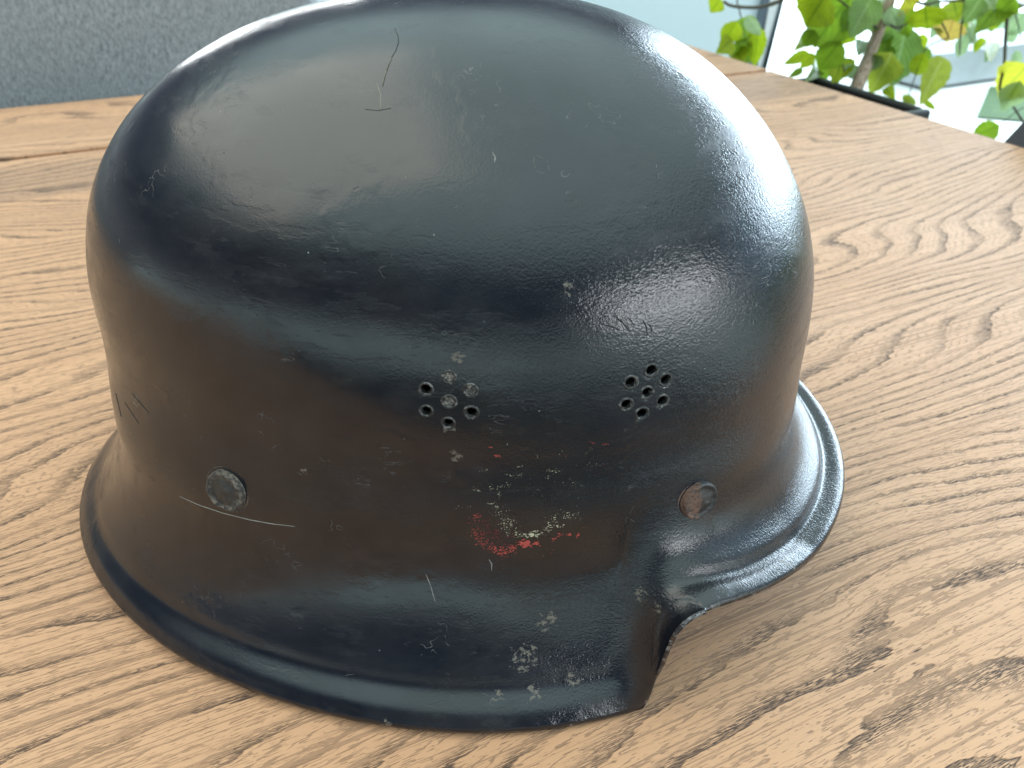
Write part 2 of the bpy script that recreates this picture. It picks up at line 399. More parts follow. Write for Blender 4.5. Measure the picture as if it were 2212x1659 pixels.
def frame(n):
    n = n.normalized(); s = Vector((0, 0, 1)).cross(n).normalized(); return s, n.cross(s), n
mat_worn = M('worn_bare_edge'); _n = mat_worn.noise(mat_worn.co.outputs['Object'], 900, 4, .65)
mat_worn = mat_worn.bsdf(mat_worn.mix(mat_worn.step(_n, .50, .66), (.012, .012, .013), (.13, .125, .12)), .5, normal=mat_worn.bump(_n, .5, .0003))
mat_void = simple('dark_inside', (.006, .006, .006), .9)
mat_dirt = M('grey_dirt'); _n = mat_dirt.noise(mat_dirt.co.outputs['Object'], 1200, 4, .7)
mat_dirt = mat_dirt.bsdf(mat_dirt.mix(mat_dirt.step(_n, .4, .65), (.03, .03, .03), (.25, .22, .19)), .8, normal=mat_dirt.bump(_n, .9, .0004))
for (p, n, filled) in vents:
    s, t, n = frame(n); vs, fs = [], []; K = 28
    ro = random.uniform(.94, 1.06)
    prof = [(ROUT+.0003, -.00012), (ROUT-.0001, .00010), (RIN+.0004, .00028), (RIN+.00006, .00006), (RIN-.00010, -.0005), (RIN-.00012, -.0016)]
    for (r, h) in prof:
        for k in range(K):
            an = 2*math.pi*k/K
            w = 1+.07*noise.noise(Vector((math.cos(an)*1.7, math.sin(an)*1.7, p.x*900))) if r < ROUT else 1
            vs.append(p+(s*math.cos(an)+t*math.sin(an))*r*w*ro+n*h)
    for i in range(len(prof)-1):
        for k in range(K): fs.append((i*K+k, i*K+(k+1) % K, (i+1)*K+(k+1) % K, (i+1)*K+k))
    o = mesh_obj('vent_hole', vs, fs, mat_worn, hel)
    if filled:
        vs, fs = [], []
        for (r, h) in ((RIN-.00005, -.00035), (RIN*.7, -.0002), (RIN*.35, -.00045)):
            for k in range(K):
                an = 2*math.pi*k/K; vs.append(p+(s*math.cos(an)+t*math.sin(an))*r+n*(h+random.uniform(-.0001, .0001)))
        for i in range(2):
            for k in range(K): fs.append((i*K+k, i*K+(k+1) % K, (i+1)*K+(k+1) % K, (i+1)*K+k))
        fs.append(tuple(2*K+k for k in range(K)))
        mesh_obj('dirt_plug', vs, fs, mat_dirt, o)

# dark lining a little way inside the shell
li = list(range(0, 272, 12)); vs = []
lf = flat.reshape(NR, NC, 3); nf = NF.reshape(NR, NC, 3); jj = list(range(0, NC, 12))
for i in li:
    for j in jj: vs.append(lf[i, j]-nf[i, j]*.011)
K = len(jj); fs = [(i*K+k, i*K+(k+1) % K, (i+1)*K+(k+1) % K, (i+1)*K+k) for i in range(len(li)-1) for k in range(K)]
mesh_obj('lining', vs, fs, mat_void, hel)

# rivets
def rivet_mat(name, rust):
    m = M(name); ob = m.co.outputs['Object']; n = m.noise(ob, 800, 5, .7); n2 = m.noise(ob, 170, 3, .6)
    s = m.n('ShaderNodeSeparateXYZ'); m.L(ob, s.inputs[0])
    g = m.step(m.math('ADD', s.outputs[0], m.math('MULTIPLY', n2, .006)), *( (.0015, .0035, 1, 0) if rust else (.0022, .0040, 0, 1)))
    if not rust:
        g = m.step(m.math('ADD', m.vmath('LENGTH', ob, None, out='Value'), m.math('MULTIPLY', n2, .0016)), .0050, .0066, .12, 1)
    worn = (.12, .062, .042) if rust else (.12, .098, .078)
    c = m.mix(m.math('MULTIPLY', g, m.step(n, .35 if rust else .40, .55 if rust else .62)), (.017, .017, .018), worn)
    return m.bsdf(c, m.math('ADD', .35, m.math('MULTIPLY', g, .3)), normal=m.bump(n, .7, .0005))
for (u, v, r, rust, lab) in ((490, 1058, .0065, False, 'scuffed black rivet head'), (1508, 1078, .0060, True, 'rusty brown rivet head')):
    p, n = on_helmet(u, v); s, t, n = frame(n); K = 48; vs, fs = [], []
    prof = [(1.24, -.0007), (1.14, -.00010), (1.04, -.0006), (1.0, .0003), (.985, .0011), (.94, .0017), (.86, .0018), (.78, .0013), (.6, .0014), (.4, .0018), (.2, .0020), (.02, .0020)]
    for (q, h) in prof:
        for k in range(K):
            an = 2*math.pi*k/K; w = 1+.03*noise.noise(Vector((math.cos(an)*2, math.sin(an)*2, u)))
            hh = h+(.00045*noise.noise(Vector((math.cos(an)*q*3, math.sin(an)*q*3, u+5))) if h > 0 else 0)
            x_, y_ = math.cos(an)*q*r*w, math.sin(an)*q*r*w
            vs.append(Vector((x_, y_, hh)))
    for i in range(len(prof)-1):
        for k in range(K): fs.append((i*K+k, i*K+(k+1) % K, (i+1)*K+(k+1) % K, (i+1)*K+k))
    fs.append(tuple((len(prof)-1)*K+k for k in range(K)))
    o = mesh_obj('rivet', vs, fs, rivet_mat('rust_rivet' if rust else 'scuffed_rivet', rust), hel); tag(o, lab)
    o.matrix_local = Matrix.Translation(p) @ Matrix((s, t, n)).transposed().to_4x4()

# scratches: thin raised or bared ribbons that follow the surface
def ribbon(name, pts, w, mat, sub=6, lift=.00006):
    P = []
    for i in range(len(pts)-1):
        for k in range(sub): f = k/sub; P.append((pts[i][0]*(1-f)+pts[i+1][0]*f, pts[i][1]*(1-f)+pts[i+1][1]*f))
    P.append(pts[-1]); Q = [on_helmet(*q) for q in P]; Q = [q for q in Q if q[0]]
    vs, fs = [], []; L = len(Q)
    for i, (p, n) in enumerate(Q):
        d = (Q[min(i+1, L-1)][0]-Q[max(i-1, 0)][0]).normalized(); s = n.cross(d).normalized()
        ww = w*(.15+.85*math.sin(math.pi*min(max((i+.4)/L, 0), 1))**.6)*random.uniform(.7, 1.2)
        vs += [p+s*ww+n*lift*.3, p+n*(lift*2.2), p-s*ww+n*lift*.3]
        if i: k = 3*i; fs += [(k-3, k-2, k+1, k), (k-2, k-1, k+2, k+1)]
    return mesh_obj(name, vs, fs, mat, hel)
mat_scr = simple('bared_scratch', (.22, .215, .20), .6, .3, 900)
mat_scr2 = simple('tan_scratch', (.22, .19, .13), .6, .3, 900)
mat_scr3 = simple('dark_crack', (.008, .008, .009), .8)
ribbon('paint_scratch', [(388, 1072), (430, 1091), (480, 1108), (540, 1123), (590, 1132), (637, 1137)], .00016, mat_scr)
ribbon('paint_crack', [(852, 60), (860, 78), (861, 92), (855, 110), (846, 124), (838, 145), (832, 165), (827, 188)], .00015, mat_scr3)
ribbon('paint_crack', [(846, 126), (837, 145), (831, 165), (826, 185)], .00009, mat_scr2, lift=.00014)
ribbon('paint_crack', [(814, 180), (822, 205), (822, 235)], .00011, mat_scr2)
ribbon('paint_crack', [(788, 236), (815, 239), (845, 234)], .00007, mat_scr3)
ribbon('paint_scratch', [(1056, 1208), (1062, 1218), (1062, 1232)], .00012, mat_scr)
ribbon('paint_scratch', [(1063, 328), (1070, 340), (1068, 352)], .00012, mat_scr)
for a_, b_ in (((1322, 678), (1362, 716)), ((1352, 684), (1368, 700)), ((1388, 690), (1398, 722)), ((1400, 700), (1408, 718)), ((1300, 700), (1338, 712))):
    ribbon('paint_crack', [a_, ((a_[0]+b_[0])/2+3, (a_[1]+b_[1])/2), b_], .00020, mat_scr3)
for a_, b_ in (((930, 1265), (940, 1300)), ((920, 1240), (930, 1265)), ((250, 850), (262, 900)), ((270, 870), (300, 915)), ((285, 850), (322, 892))):
    ribbon('paint_scratch', [a_, b_], .00010 if a_[0] > 900 else .0003, mat_scr if a_[0] > 900 else mat_scr3)

# flakes left of the old painted badge: irregular chips lying on the paint
def chips(name, mat, clusters, kids):
    vs, fs = [], []
    for (pts, n, spread, smin, smax) in clusters:
        for _ in range(n):
            i = random.randrange(max(len(pts)-1, 1)); f = random.random(); a_, b_ = pts[i], pts[min(i+1, len(pts)-1)]
            cx_, cy_ = a_[0]+(b_[0]-a_[0])*f+random.gauss(0, spread), a_[1]+(b_[1]-a_[1])*f+random.gauss(0, spread*.8)
            u, v = (1500+cx_/1.58)/1.8228, (1300+cy_/1.58)/1.8228
            p, nn = on_helmet(u, v)
            if not p: continue
            s, t, nn = frame(nn); r = .72*smin*(smax/smin)**(random.random()**1.9); k = random.randint(5, 9); an0 = random.random()*6; base = len(vs)
            el = random.uniform(1, 2.4); ang = random.uniform(-.9, .9); s, t = s*math.cos(ang)+t*math.sin(ang), t*math.cos(ang)-s*math.sin(ang)
            for q in range(k):
                an = an0+2*math.pi*q/k; rr_ = r*random.uniform(.45, 1.25); vs.append(p+s*math.cos(an)*rr_*el+t*math.sin(an)*rr_/el**.4+nn*.00006)
            fs.append(tuple(range(base, base+k)))
    o = mesh_obj(name, vs, fs, mat, hel, smooth=False); o['kind'] = 'stuff'; return o
mat_cream = simple('cream_flake', (.42, .40, .29), .6, .3, 800); mat_red = simple('red_flake', (.33, .05, .042), .55, .45, 700); mat_dred = simple('dull_red_flake', (.075, .012, .013), .6, .4, 700)
chips('cream_badge_flake', mat_cream, [
    ([(690, 1080), (760, 1160), (820, 1215)], 90, 26, .00006, .00022), ([(740, 1180), (820, 1270)], 60, 22, .00006, .00022),
    ([(830, 1275), (930, 1270), (1000, 1268)], 60, 12, .0001, .00045), ([(900, 1270), (955, 1270)], 8, 5, .0003, .0007), ([(1000, 1265), (1060, 1200), (1100, 1140)], 50, 18, .00007, .0003),
    ([(1050, 1225), (1140, 1215)], 14, 8, .0001, .0004), ([(1140, 1150), (1230, 1160)], 45, 20, .00006, .0002), ([(585, 985), (620, 1000)], 10, 6, .00008, .0002),
    ([(690, 990), (800, 960)], 26, 14, .00006, .0002), ([(740, 1000), (735, 1040)], 10, 6, .00006, .0002), ([(850, 850), (885, 842)], 9, 4, .00007, .0002),
    ([(770, 900), (880, 905)], 26, 12, .00005, .00015), ([(1030, 870), (1130, 880)], 22, 9, .00006, .0002), ([(1020, 925), (1060, 900)], 10, 6, .00006, .0002),
    ([(1180, 940), (1240, 955)], 14, 14, .00005, .00015), ([(600, 880), (680, 860)], 8, 8, .00005, .00015), ([(940, 790), (1140, 760)], 10, 12, .00005, .00014),
    ([(470, 1100), (560, 1105)], 10, 8, .00005, .00014), ([(655, 1075), (690, 1080)], 6, 3, .0001, .00025), ([(900, 940), (1180, 1080)], 40, 70, .00004, .0001),
    ([(1200, 840), (1400, 830)], 18, 8, .00004, .00013), ([(1260, 770), (1310, 730)], 8, 6, .00004, .00012), ([(900, 1400), (1080, 1390)], 8, 20, .00004, .0001)], None)
chips('red_badge_flake', mat_red, [
    ([(575, 1150), (620, 1160)], 22, 9, .0001, .0003), ([(575, 1245), (640, 1325), (720, 1365), (770, 1395)], 230, 20, .00008, .00034), ([(590, 1160), (600, 1250), (660, 1300)], 60, 18, .00007, .00025), ([(770, 1375), (840, 1345)], 70, 14, .0001, .0004),
    ([(855, 1320), (900, 1335), (985, 1325)], 34, 9, .0002, .0008), ([(920, 1345), (880, 1310)], 8, 6, .0004, .0009), ([(1060, 1305), (1130, 1265)], 20, 7, .00012, .00045),
    ([(1150, 1272), (1180, 1270)], 7, 4, .0002, .0006), ([(1212, 1290), (1230, 1270)], 8, 4, .0002, .0006), ([(665, 728), (692, 726)], 6, 2, .0001, .0003), ([(710, 775), (748, 785)], 12, 5, .0001, .0004),
    ([(1360, 709), (1420, 710)], 10, 3, .0001, .0003), ([(1290, 692), (1330, 700)], 10, 6, .00006, .0002), ([(1060, 1390), (1075, 1350)], 7, 4, .00006, .0002), ([(1140, 785), (1160, 775)], 4, 3, .00005, .00015),
    ([(1370, 830), (1400, 832)], 3, 3, .00005, .00012), ([(1230, 1225), (1280, 1226)], 6, 3, .00005, .0002)], None)
chips('dull_red_badge_flake', mat_dred, [([(600, 1180), (700, 1250), (780, 1330)], 120, 30, .0001, .0005), ([(600, 1260), (800, 1340)], 60, 18, .0001, .0004)], None)

# ------------------------------------------------------------------ table
GA = math.atan2(.416, .909)              # direction of the boards on the plan
ex = Vector((math.cos(GA), math.sin(GA), 0)); ey = Vector((-math.sin(GA), math.cos(GA), 0))
corner = at_z(1475, 95, 0); seam = at_z(1664, 152, 0); side = at_z(2212, 320, 0)
def loc2(p): return Vector((p.dot(ex), p.dot(ey)))
c_, s_, e_ = loc2(corner), loc2(seam), loc2(side)
XR = (s_.x+e_.x)/2; YF = c_.y; YS = s_.y
tb = empty('oak_table', (0, 0, 0), GA); tag(tb, 'oak dining table with visible grain, carrying the black helmet', 'table')
YP = loc2(at_z(0, 442, 0)).y
XL = XR-1.9; YN = (at_z(2212, 1659, 0).dot(ey))-.012
def board(name, x0, x1, y0, y1, mat, z1=0.0, th_=.03):
    return bm_obj(name, box_bm(x0, x1, y0, y1, z1-th_, z1, .0011, 2), mat, tb, smooth=False)
mat_oak_near = oak('oak', (1, 1, 1), (0.31, 0.065, 0), ((YP+.065, YP+.075), (YP+.145, YP+.17)))
board('plank', XL, XR, YN, YS-.0024, mat_oak_near)
board('plank', XL, XR-.004, YS+.0008, YF, mat_oak_leaf, .002)
mat_metal = simple('black_metal', (.02, .02, .022), .45)
for x in (XL+.12, XR-.18):
    for y in (YN+.10, YF-.16):
        bm_obj('leg', box_bm(x-.03, x+.03, y-.03, y+.03, -.74, -.0302, .003), mat_metal, tb, smooth=False)

# ------------------------------------------------------------------ sofa behind the far edge
def fabric():
    m = M('grey_melange_fabric')
    a1 = m.noise(m.map(scale=(620, 300, 150), rot=(0, .28, 0)), 1, 4, .7); a2 = m.noise(m.map(scale=(900, 500, 700)), 1, 3, .7); a3 = m.noise(m.co.outputs['Object'], 7, 3, .5)
    k = m.math('ADD', m.math('MULTIPLY', a1, .6), m.math('MULTIPLY', a2, .5))
    c = m.mix(m.step(k, .40, .70), (.105, .120, .135), (.33, .36, .39)); c = m.mix(m.step(a3, .35, .7, 0, .25), c, (.20, .225, .22))
    return m.bsdf(c, .95, normal=m.bump(k, .6, .0015), Sheen_Weight=.3)
mat_fab = fabric()
sofa = empty('sofa', (0, 0, 0), GA); tag(sofa, 'grey fabric sofa standing behind the far edge of the table', 'sofa')
q = at_y(667, 16, 1.02); q2 = loc2(q)
SX = q2.x; SYF = YF+.035
def rounded_back(x0, x1, y0, y1, z0, z1, r, lean=.06):
    bm = box_bm(x0, x1, y0, y1, z0, z1)
    es = [e for e in bm.edges if abs(e.verts[0].co.x-e.verts[1].co.x) < 1e-6 and abs(e.verts[0].co.z-e.verts[1].co.z) < 1e-6 and e.verts[0].co.z > z1-.001]
    bmesh.ops.bevel(bm, geom=es, offset=r, segments=8, profile=.5, affect='EDGES')
    bmesh.ops.bevel(bm, geom=[e for e in bm.edges if len(e.link_faces) == 2 and e.calc_face_angle(0) > .6], offset=.018, segments=3, profile=.5, affect='EDGES')
    for v in bm.verts: v.co.y += lean*(v.co.z-z0)
    return bm
bm_obj('backrest', rounded_back(SX-1.75, SX+.028, SYF, SYF+.16, -.50, .128, .10), mat_fab, sofa, smooth=False)
bm_obj('seat', box_bm(SX-1.75, SX+.02, SYF+.17, SYF+.80, -.50, -.30, .03, 3), mat_fab, sofa, smooth=False)
for x in (SX-1.68, SX-.06):
    for y in (SYF+.06, SYF+.72): bm_obj('leg', box_bm(x-.02, x+.02, y-.02, y+.02, -.74, -.5, .002), mat_metal, sofa, smooth=False)

# ------------------------------------------------------------------ floor, terrace, lawn
mat_floor = simple('indoor_floor', (.07, .06, .055), .5, .06, 6)
mat_pave = simple('white_paving', (.86, .86, .84), .8, .04, 3)
mat_lawn = simple('lawn_green', (.045, .10, .02), .9, .5, 14)
FZ = -.74
def sheet(name, pts, z, mat, kind='structure', label=None):
    o = mesh_obj(name, [(p[0], p[1], z) for p in pts], [tuple(range(len(pts)))], mat, smooth=False); tag(o, kind=kind, label=label); return o
sheet('ground', [(-60, -60), (60, -60), (60, 60), (-60, 60)], FZ-.02, mat_pave)
sheet('floor', [(-4, -3), (2.2, -3), (2.2, 0), (1.45, 3.2), (-4, 3.2)], FZ-.004, mat_floor)
def gz(u, v): p = at_z(u, v, FZ-.012); return (p.x, p.y)
sheet('lawn', [gz(2139, 186), gz(2110, 252), gz(2300, 268), gz(2300, 190)], FZ-.012, mat_lawn)
sheet('lawn', [(1.7, 2.35), (3.7, 5.4), (9, 9), (14, 5.5), (14, -1), (1.9, 0.2)], FZ-.010, mat_lawn)
sheet('lawn', [gz(2085, 30), gz(2120, 70), gz(2400, 84), gz(2400, 20)], FZ-.012, mat_lawn)
# low garden wall seen through the leaves
mat_gw = simple('grey_render', (.42, .45, .47), .85, .25, 7)
a0 = at_z(2000, 190, FZ); a1 = at_z(2420, 130, FZ)
def wall_between(name, p, q_, z0, z1, thick, mat, label, cat):
    d = (q_-p); d.z = 0; n = Vector((-d.y, d.x, 0)).normalized()*thick
    vs = [Vector((p.x, p.y, z0)), Vector((q_.x, q_.y, z0)), Vector((q_.x, q_.y, z1)), Vector((p.x, p.y, z1))]; vs += [v+n for v in vs]
    o = mesh_obj(name, vs, [(0, 1, 2, 3), (7, 6, 5, 4), (0, 4, 5, 1), (1, 5, 6, 2), (2, 6, 7, 3), (3, 7, 4, 0)], mat, smooth=False); tag(o, label, cat); return o
r0 = ray(2000, 118); tt = a0.y/r0.y; zt = CAM_H+r0.z*tt
wall_between('garden_wall', a0, a1, FZ, zt, .35, mat_gw, 'low grey garden wall on the terrace, seen through the plant leaves', 'wall')

# ------------------------------------------------------------------ pale wall and the frame of the glass door
mat_wall = simple('pale_blue_wall', (.74, .90, .96), .6, .03, 3)
def quadslab(name, uv, y, depth, mat, parent=None):
    pts = [at_y(u, v, y) for u, v in uv]; back = [p*1 + Vector((0, depth, 0)) for p in pts]; n = len(pts)
    fs = [tuple(range(n)), tuple(range(2*n-1, n-1, -1))]+[(i, (i+1) % n+0, (i+1) % n+n, i+n) for i in range(n)]
    return mesh_obj(name, pts+back, fs, mat, parent, smooth=False)
WY = 2.35
# door frame: leaning strips, measured at two heights and continued up and down along the same line
def strip(uT, vT, uB, vB, wT, wB):
    def ext(u0, v0, u1, v1, v): return u0+(u1-u0)*(v-v0)/(v1-v0)
    top, bot = -420, 420
    a_ = ext(uT, vT, uB, vB, top); b_ = ext(uT, vT, uB, vB, bot); c2 = ext(uT+wT, vT, uB+wB, vB, bot); d2 = ext(uT+wT, vT, uB+wB, vB, top)
    return [(a_, top), (b_, bot), (c2, bot), (d2, top)]
wp = [at_y(560, -420, WY), at_y(560, 420, WY)]
fr = empty('door_frame', (at_y(1650, 140, WY).x, WY, FZ)); tag(fr, 'slim grey and white frame of the glass door beside the pale blue wall', 'door frame')
mat_df = simple('dark_grey_profile', (.10, .14, .18), .4); mat_wf = simple('white_profile', (.78, .84, .85), .4, .03); mat_lf = simple('grey_seal', (.22, .28, .31), .5)
def framed(name, uv, y, d, mat):
    o = quadslab(name, uv, y, d, mat); o.data.transform(Matrix.Translation(-fr.location)); o.parent = fr; return o
framed('profile', strip(1650, 0, 1633, 70, 14.5, 12), WY-.03, .05, mat_df)
framed('profile', strip(1664, 0, 1638, 141, 21, 8), WY-.032, .05, mat_wf)
framed('seal', strip(1684, 0, 1645, 141, 4, 4), WY-.034, .05, mat_lf)
uvw = strip(1650, 0, 1633, 70, 10, 10)
wall = quadslab('wall', [(380, -420), (380, 420), (uvw[2][0], 420), (uvw[3][0], -420)], WY, .12, mat_wall); tag(wall, kind='structure')

# ------------------------------------------------------------------ planter and tree
mat_pot = simple('black_planter', (.008, .010, .011), .45, .3, 30)
PZ = -.045
pa, pb = at_z(1778, 166, PZ), at_z(1999, 232, PZ)
d = (pb-pa).normalized(); n_ = Vector((-d.y, d.x, 0)); n_ = n_ if n_.y > 0 else -n_
pl = empty('planter', ((pa+pb)/2)); pl.location.z = FZ; tag(pl, 'black rectangular planter beyond the table edge holding the leafy plant', 'planter')
o_ = pa.copy(); W_ = (pb-pa).length; Dp = .16
near_ = -.10
def pbox(name, x0, x1, y0, y1, z0, z1, bev=.004, mat=mat_pot):
    bm = box_bm(x0, x1, y0, y1, z0, z1, bev)
    for v in bm.verts: p = o_+d*v.co.x+n_*v.co.y; v.co = Vector((p.x, p.y, v.co.z))-pl.location
    return bm_obj(name, bm, mat, pl, smooth=False)
pbox('rim', 0, W_, -.012, 0.0, PZ-.04, PZ); pbox('rim', 0, W_, near_-.012, near_, PZ-.04, PZ)
pbox('rim', -.012, -.0005, near_-.012, 0, PZ-.04, PZ); pbox('rim', W_+.0005, W_+.012, near_-.012, 0, PZ-.04, PZ)
pbox('body', .004, W_-.004, near_-.006, -.006, FZ, PZ-.042)
pbox('soil', .002, W_-.002, near_+.001, -.013, PZ-.041, PZ-.02, .002, simple('soil', (.03, .022, .016), .95, .5, 90, .8))

plant = empty('indoor_tree', (0, 0, 0)); tag(plant, 'indoor tree with slanting trunk and large backlit green leaves by the window', 'plant')
mat_bark = M('bark'); _b = mat_bark.noise(mat_bark.map(scale=(500, 500, 60)), 1, 4, .6)
mat_bark = mat_bark.bsdf(mat_bark.mix(mat_bark.step(_b, .35, .65), (.22, .15, .105), (.55, .44, .36)), .75, normal=mat_bark.bump(_b, .6, .002))
mat_twig = simple('twig', (.07, .065, .045), .7)
PY = 1.0
tz = at_z(1845, 206, PZ-.02); TY = tz.y
TR = [at_y(1838, 222, TY), at_y(1846, 200, TY), at_y(1860, 165, TY+.005), at_y(1872, 135, TY+.01), at_y(1888, 92, TY+.012), at_y(1906, 45, TY+.01), at_y(1925, -5, TY), at_y(1950, -80, TY), at_y(1980, -170, TY), at_y(1995, -280, TY)]
k_ = TY/1662
def subdiv(pts, rad, n=4):
    P, Q = [], []
    for i in range(len(pts)-1):
        p0 = pts[max(i-1, 0)]; p1 = pts[i]; p2 = pts[i+1]; p3 = pts[min(i+2, len(pts)-1)]
        for j in range(n):
            t = j/n; P.append(.5*((2*p1)+(p2-p0)*t+(2*p0-5*p1+4*p2-p3)*t*t+(3*p1-p0-3*p2+p3)*t**3)); Q.append(rad[i]*(1-t)+rad[i+1]*t)
    P.append(pts[-1]); Q.append(rad[-1]); return P, Q
tp, tr = subdiv(TR, [.0105, .0102, .0096, .009, .0083, .0078, .0068, .006, .005, .004])
for i, r in enumerate(tr): tr[i] = r*(1+.12*noise.noise(Vector((i*.8, 0, 3))))
vs, fs = tube(tp, tr, 12); mesh_obj('trunk', vs, fs, mat_bark, plant)
def twig(pts, r0, r1, y=None):
    y = y or TY
    P = [at_y(p[0], p[1], y+(p[2] if len(p) > 2 else 0)) for p in pts]; n = len(P)
    P, Q = subdiv(P, [r0+(r1-r0)*i/(n-1) for i in range(n)]); Q = [q*(1+.25*noise.noise(Vector((i*1.1, r0*9e3, pts[0][0])))) for i, q in enumerate(Q)]
    vs, fs = tube(P, Q, 6); mesh_obj('branch', vs, fs, mat_twig, plant)
twig([(1950, -80), (1800, -60), (1700, -12), (1688, 0), (1663, 10), (1629, 16), (1582, 13), (1563, 3)], .004, .0018)
twig([(1600, -20), (1592, 0), (1596, 16), (1601, 40)], .0012, .0009)
twig([(1950, -80), (2100, -70), (2186, -5), (2176, 36), (2172, 90), (2169, 142), (2160, 185), (2164, 199), (2190, 232), (2216, 272)], .003, .0016)
twig([(2186, -2), (2200, 10), (2230, 14)], .0022, .0016)
twig([(1980, -170), (2040, -60), (2083, 0), (2080, 40), (2076, 64), (2074, 90), (2073, 117)], .002, .001)
twig([(1935, -30), (1990, 8), (2030, 3), (2083, 2)], .0022, .0015)
twig([(1995, 5), (2022, 30), (2040, 60), (2050, 82)], .0016, .001)
twig([(2050, 82), (2020, 92), (2000, 106), (1990, 130), (1975, 170), (1963, 205)], .0012, .0007)
twig([(1880, 40), (1830, 60), (1814, 90), (1819, 130), (1825, 160), (1832, 180)], .0016, .0008)
twig([(1908, 40), (1935, 60), (1960, 50), (1985, 25)], .0022, .001)
twig([(1895, 60), (1850, 30), (1800, -10), (1770, -20)], .002, .001)
twig([(2190, 20), (2200, 55), (2206, 80), (2222, 96)], .001, .0006)
twig([(2212, 232), (2190, 245), (2158, 272)], .0008, .0006)

def leaf_mat(name, c, vein, trans=.6):
    m = M(name); uv = m.co.outputs['UV']; s = m.n('ShaderNodeSeparateXYZ'); m.L(uv, s.inputs[0]); U, V = s.outputs[0], s.outputs[1]
    au = m.math('ABSOLUTE', m.math('SUBTRACT', U, .5))
    mid = m.step(au, .015, .045, 1, 0)
    sv = m.math('FRACT', m.math('ADD', m.math('MULTIPLY', m.math('SUBTRACT', V, m.math('MULTIPLY', au, .9)), 8.0), m.math('MULTIPLY', m.noise(uv, 5, 2), .5)))
    side_ = m.step(m.math('ABSOLUTE', m.math('SUBTRACT', sv, .5)), .03, .12, 1, 0)
    vv = m.math('MAXIMUM', mid, m.math('MULTIPLY', side_, .85))
    obn = m.noise(m.co.outputs['Object'], 90, 3, .6)
    col_ = m.mix(obn, tuple(x*.65 for x in c), tuple(min(x*1.3, 1) for x in c)); col_ = m.mix(m.math('MULTIPLY', vv, .8), col_, vein)
    nb = m.bump(vv, .5, .0015)
    m.bsdf(col_, .45, normal=nb)
    tr_ = m.n('ShaderNodeBsdfTranslucent'); m.L(col_, tr_.inputs[0]); mx = m.n('ShaderNodeMixShader'); mx.inputs[0].default_value = trans
    m.L(m.p.outputs[0], mx.inputs[1]); m.L(tr_.outputs[0], mx.inputs[2]); m.L(mx.outputs[0], m.out.inputs[0]); return m.m
LM = {'L': leaf_mat('leaf_lime', (.33, .42, .015), (.13, .22, .01)), 'G': leaf_mat('leaf_green', (.20, .32, .02), (.08, .16, .01)),
      'D': leaf_mat('leaf_dark', (.15, .26, .05), (.28, .40, .16), .45), 'P': leaf_mat('leaf_pale', (.34, .46, .24), (.20, .32, .12)),
      'Y': leaf_mat('leaf_yellow', (.72, .68, .06), (.42, .46, .05)), 'B': leaf_mat('leaf_browning', (.62, .45, .10), (.40, .22, .05)), 'O': leaf_mat('leaf_olive', (.40, .46, .04), (.58, .62, .18))}
_leafmesh = {}
def leaf(b, t, w, kind, dy0=0, dy1=0, roll=0, fold=.35):
    B = at_y(b[0], b[1], TY+dy0); T = at_y(b[0]+(t[0]-b[0])*1.12, b[1]+(t[1]-b[1])*1.12, TY+dy1); ax = T-B; L = ax.length; ax.normalize()
    Wd = 1.28*w*TY/1662/2/max(math.cos(roll), .4)
    view = (B-Vector((0, 0, CAM_H))).normalized(); sx = ax.cross(view).normalized(); nz = sx.cross(ax)
    sx, nz = sx*math.cos(roll)+nz*math.sin(roll), nz*math.cos(roll)-sx*math.sin(roll)
    NL, NW = 16, 4; vs, fs, uvs = [], [], []
    ph = random.random()*6; curl = random.uniform(-.10, .12)*L; asym = random.uniform(.88, 1.12)
    for i in range(NL+1):
        v = i/NL; prof = (math.sin(math.pi*v**.72)**.85)*(1-.25*v) if 0 < v < 1 else 0
        prof = prof/.86+.02*(1-v)
        for j in range(-NW, NW+1):
            u = j/NW; e = 1+(.07*math.sin(v*38+ph+j) if abs(j) == NW else 0)
            x = u*Wd*prof*e*(asym if j > 0 else 1); z = -abs(u)**1.2*Wd*fold*prof+.06*Wd*math.sin(v*17+ph)*abs(u)+curl*4*v*(1-v)
            vs.append(B+ax*(v*L)+sx*x+nz*z); uvs.append((u/2+.5, v))
    n = 2*NW+1
    for i in range(NL):
        for j in range(n-1): fs.append((i*n+j, i*n+j+1, (i+1)*n+j+1, (i+1)*n+j))
    o = mesh_obj('leaf', vs, fs, LM[kind], plant); uvl = o.data.uv_layers.new(name='UVMap')
    for lp in o.data.loops: uvl.data[lp.index].uv = uvs[lp.vertex_index]
    return o
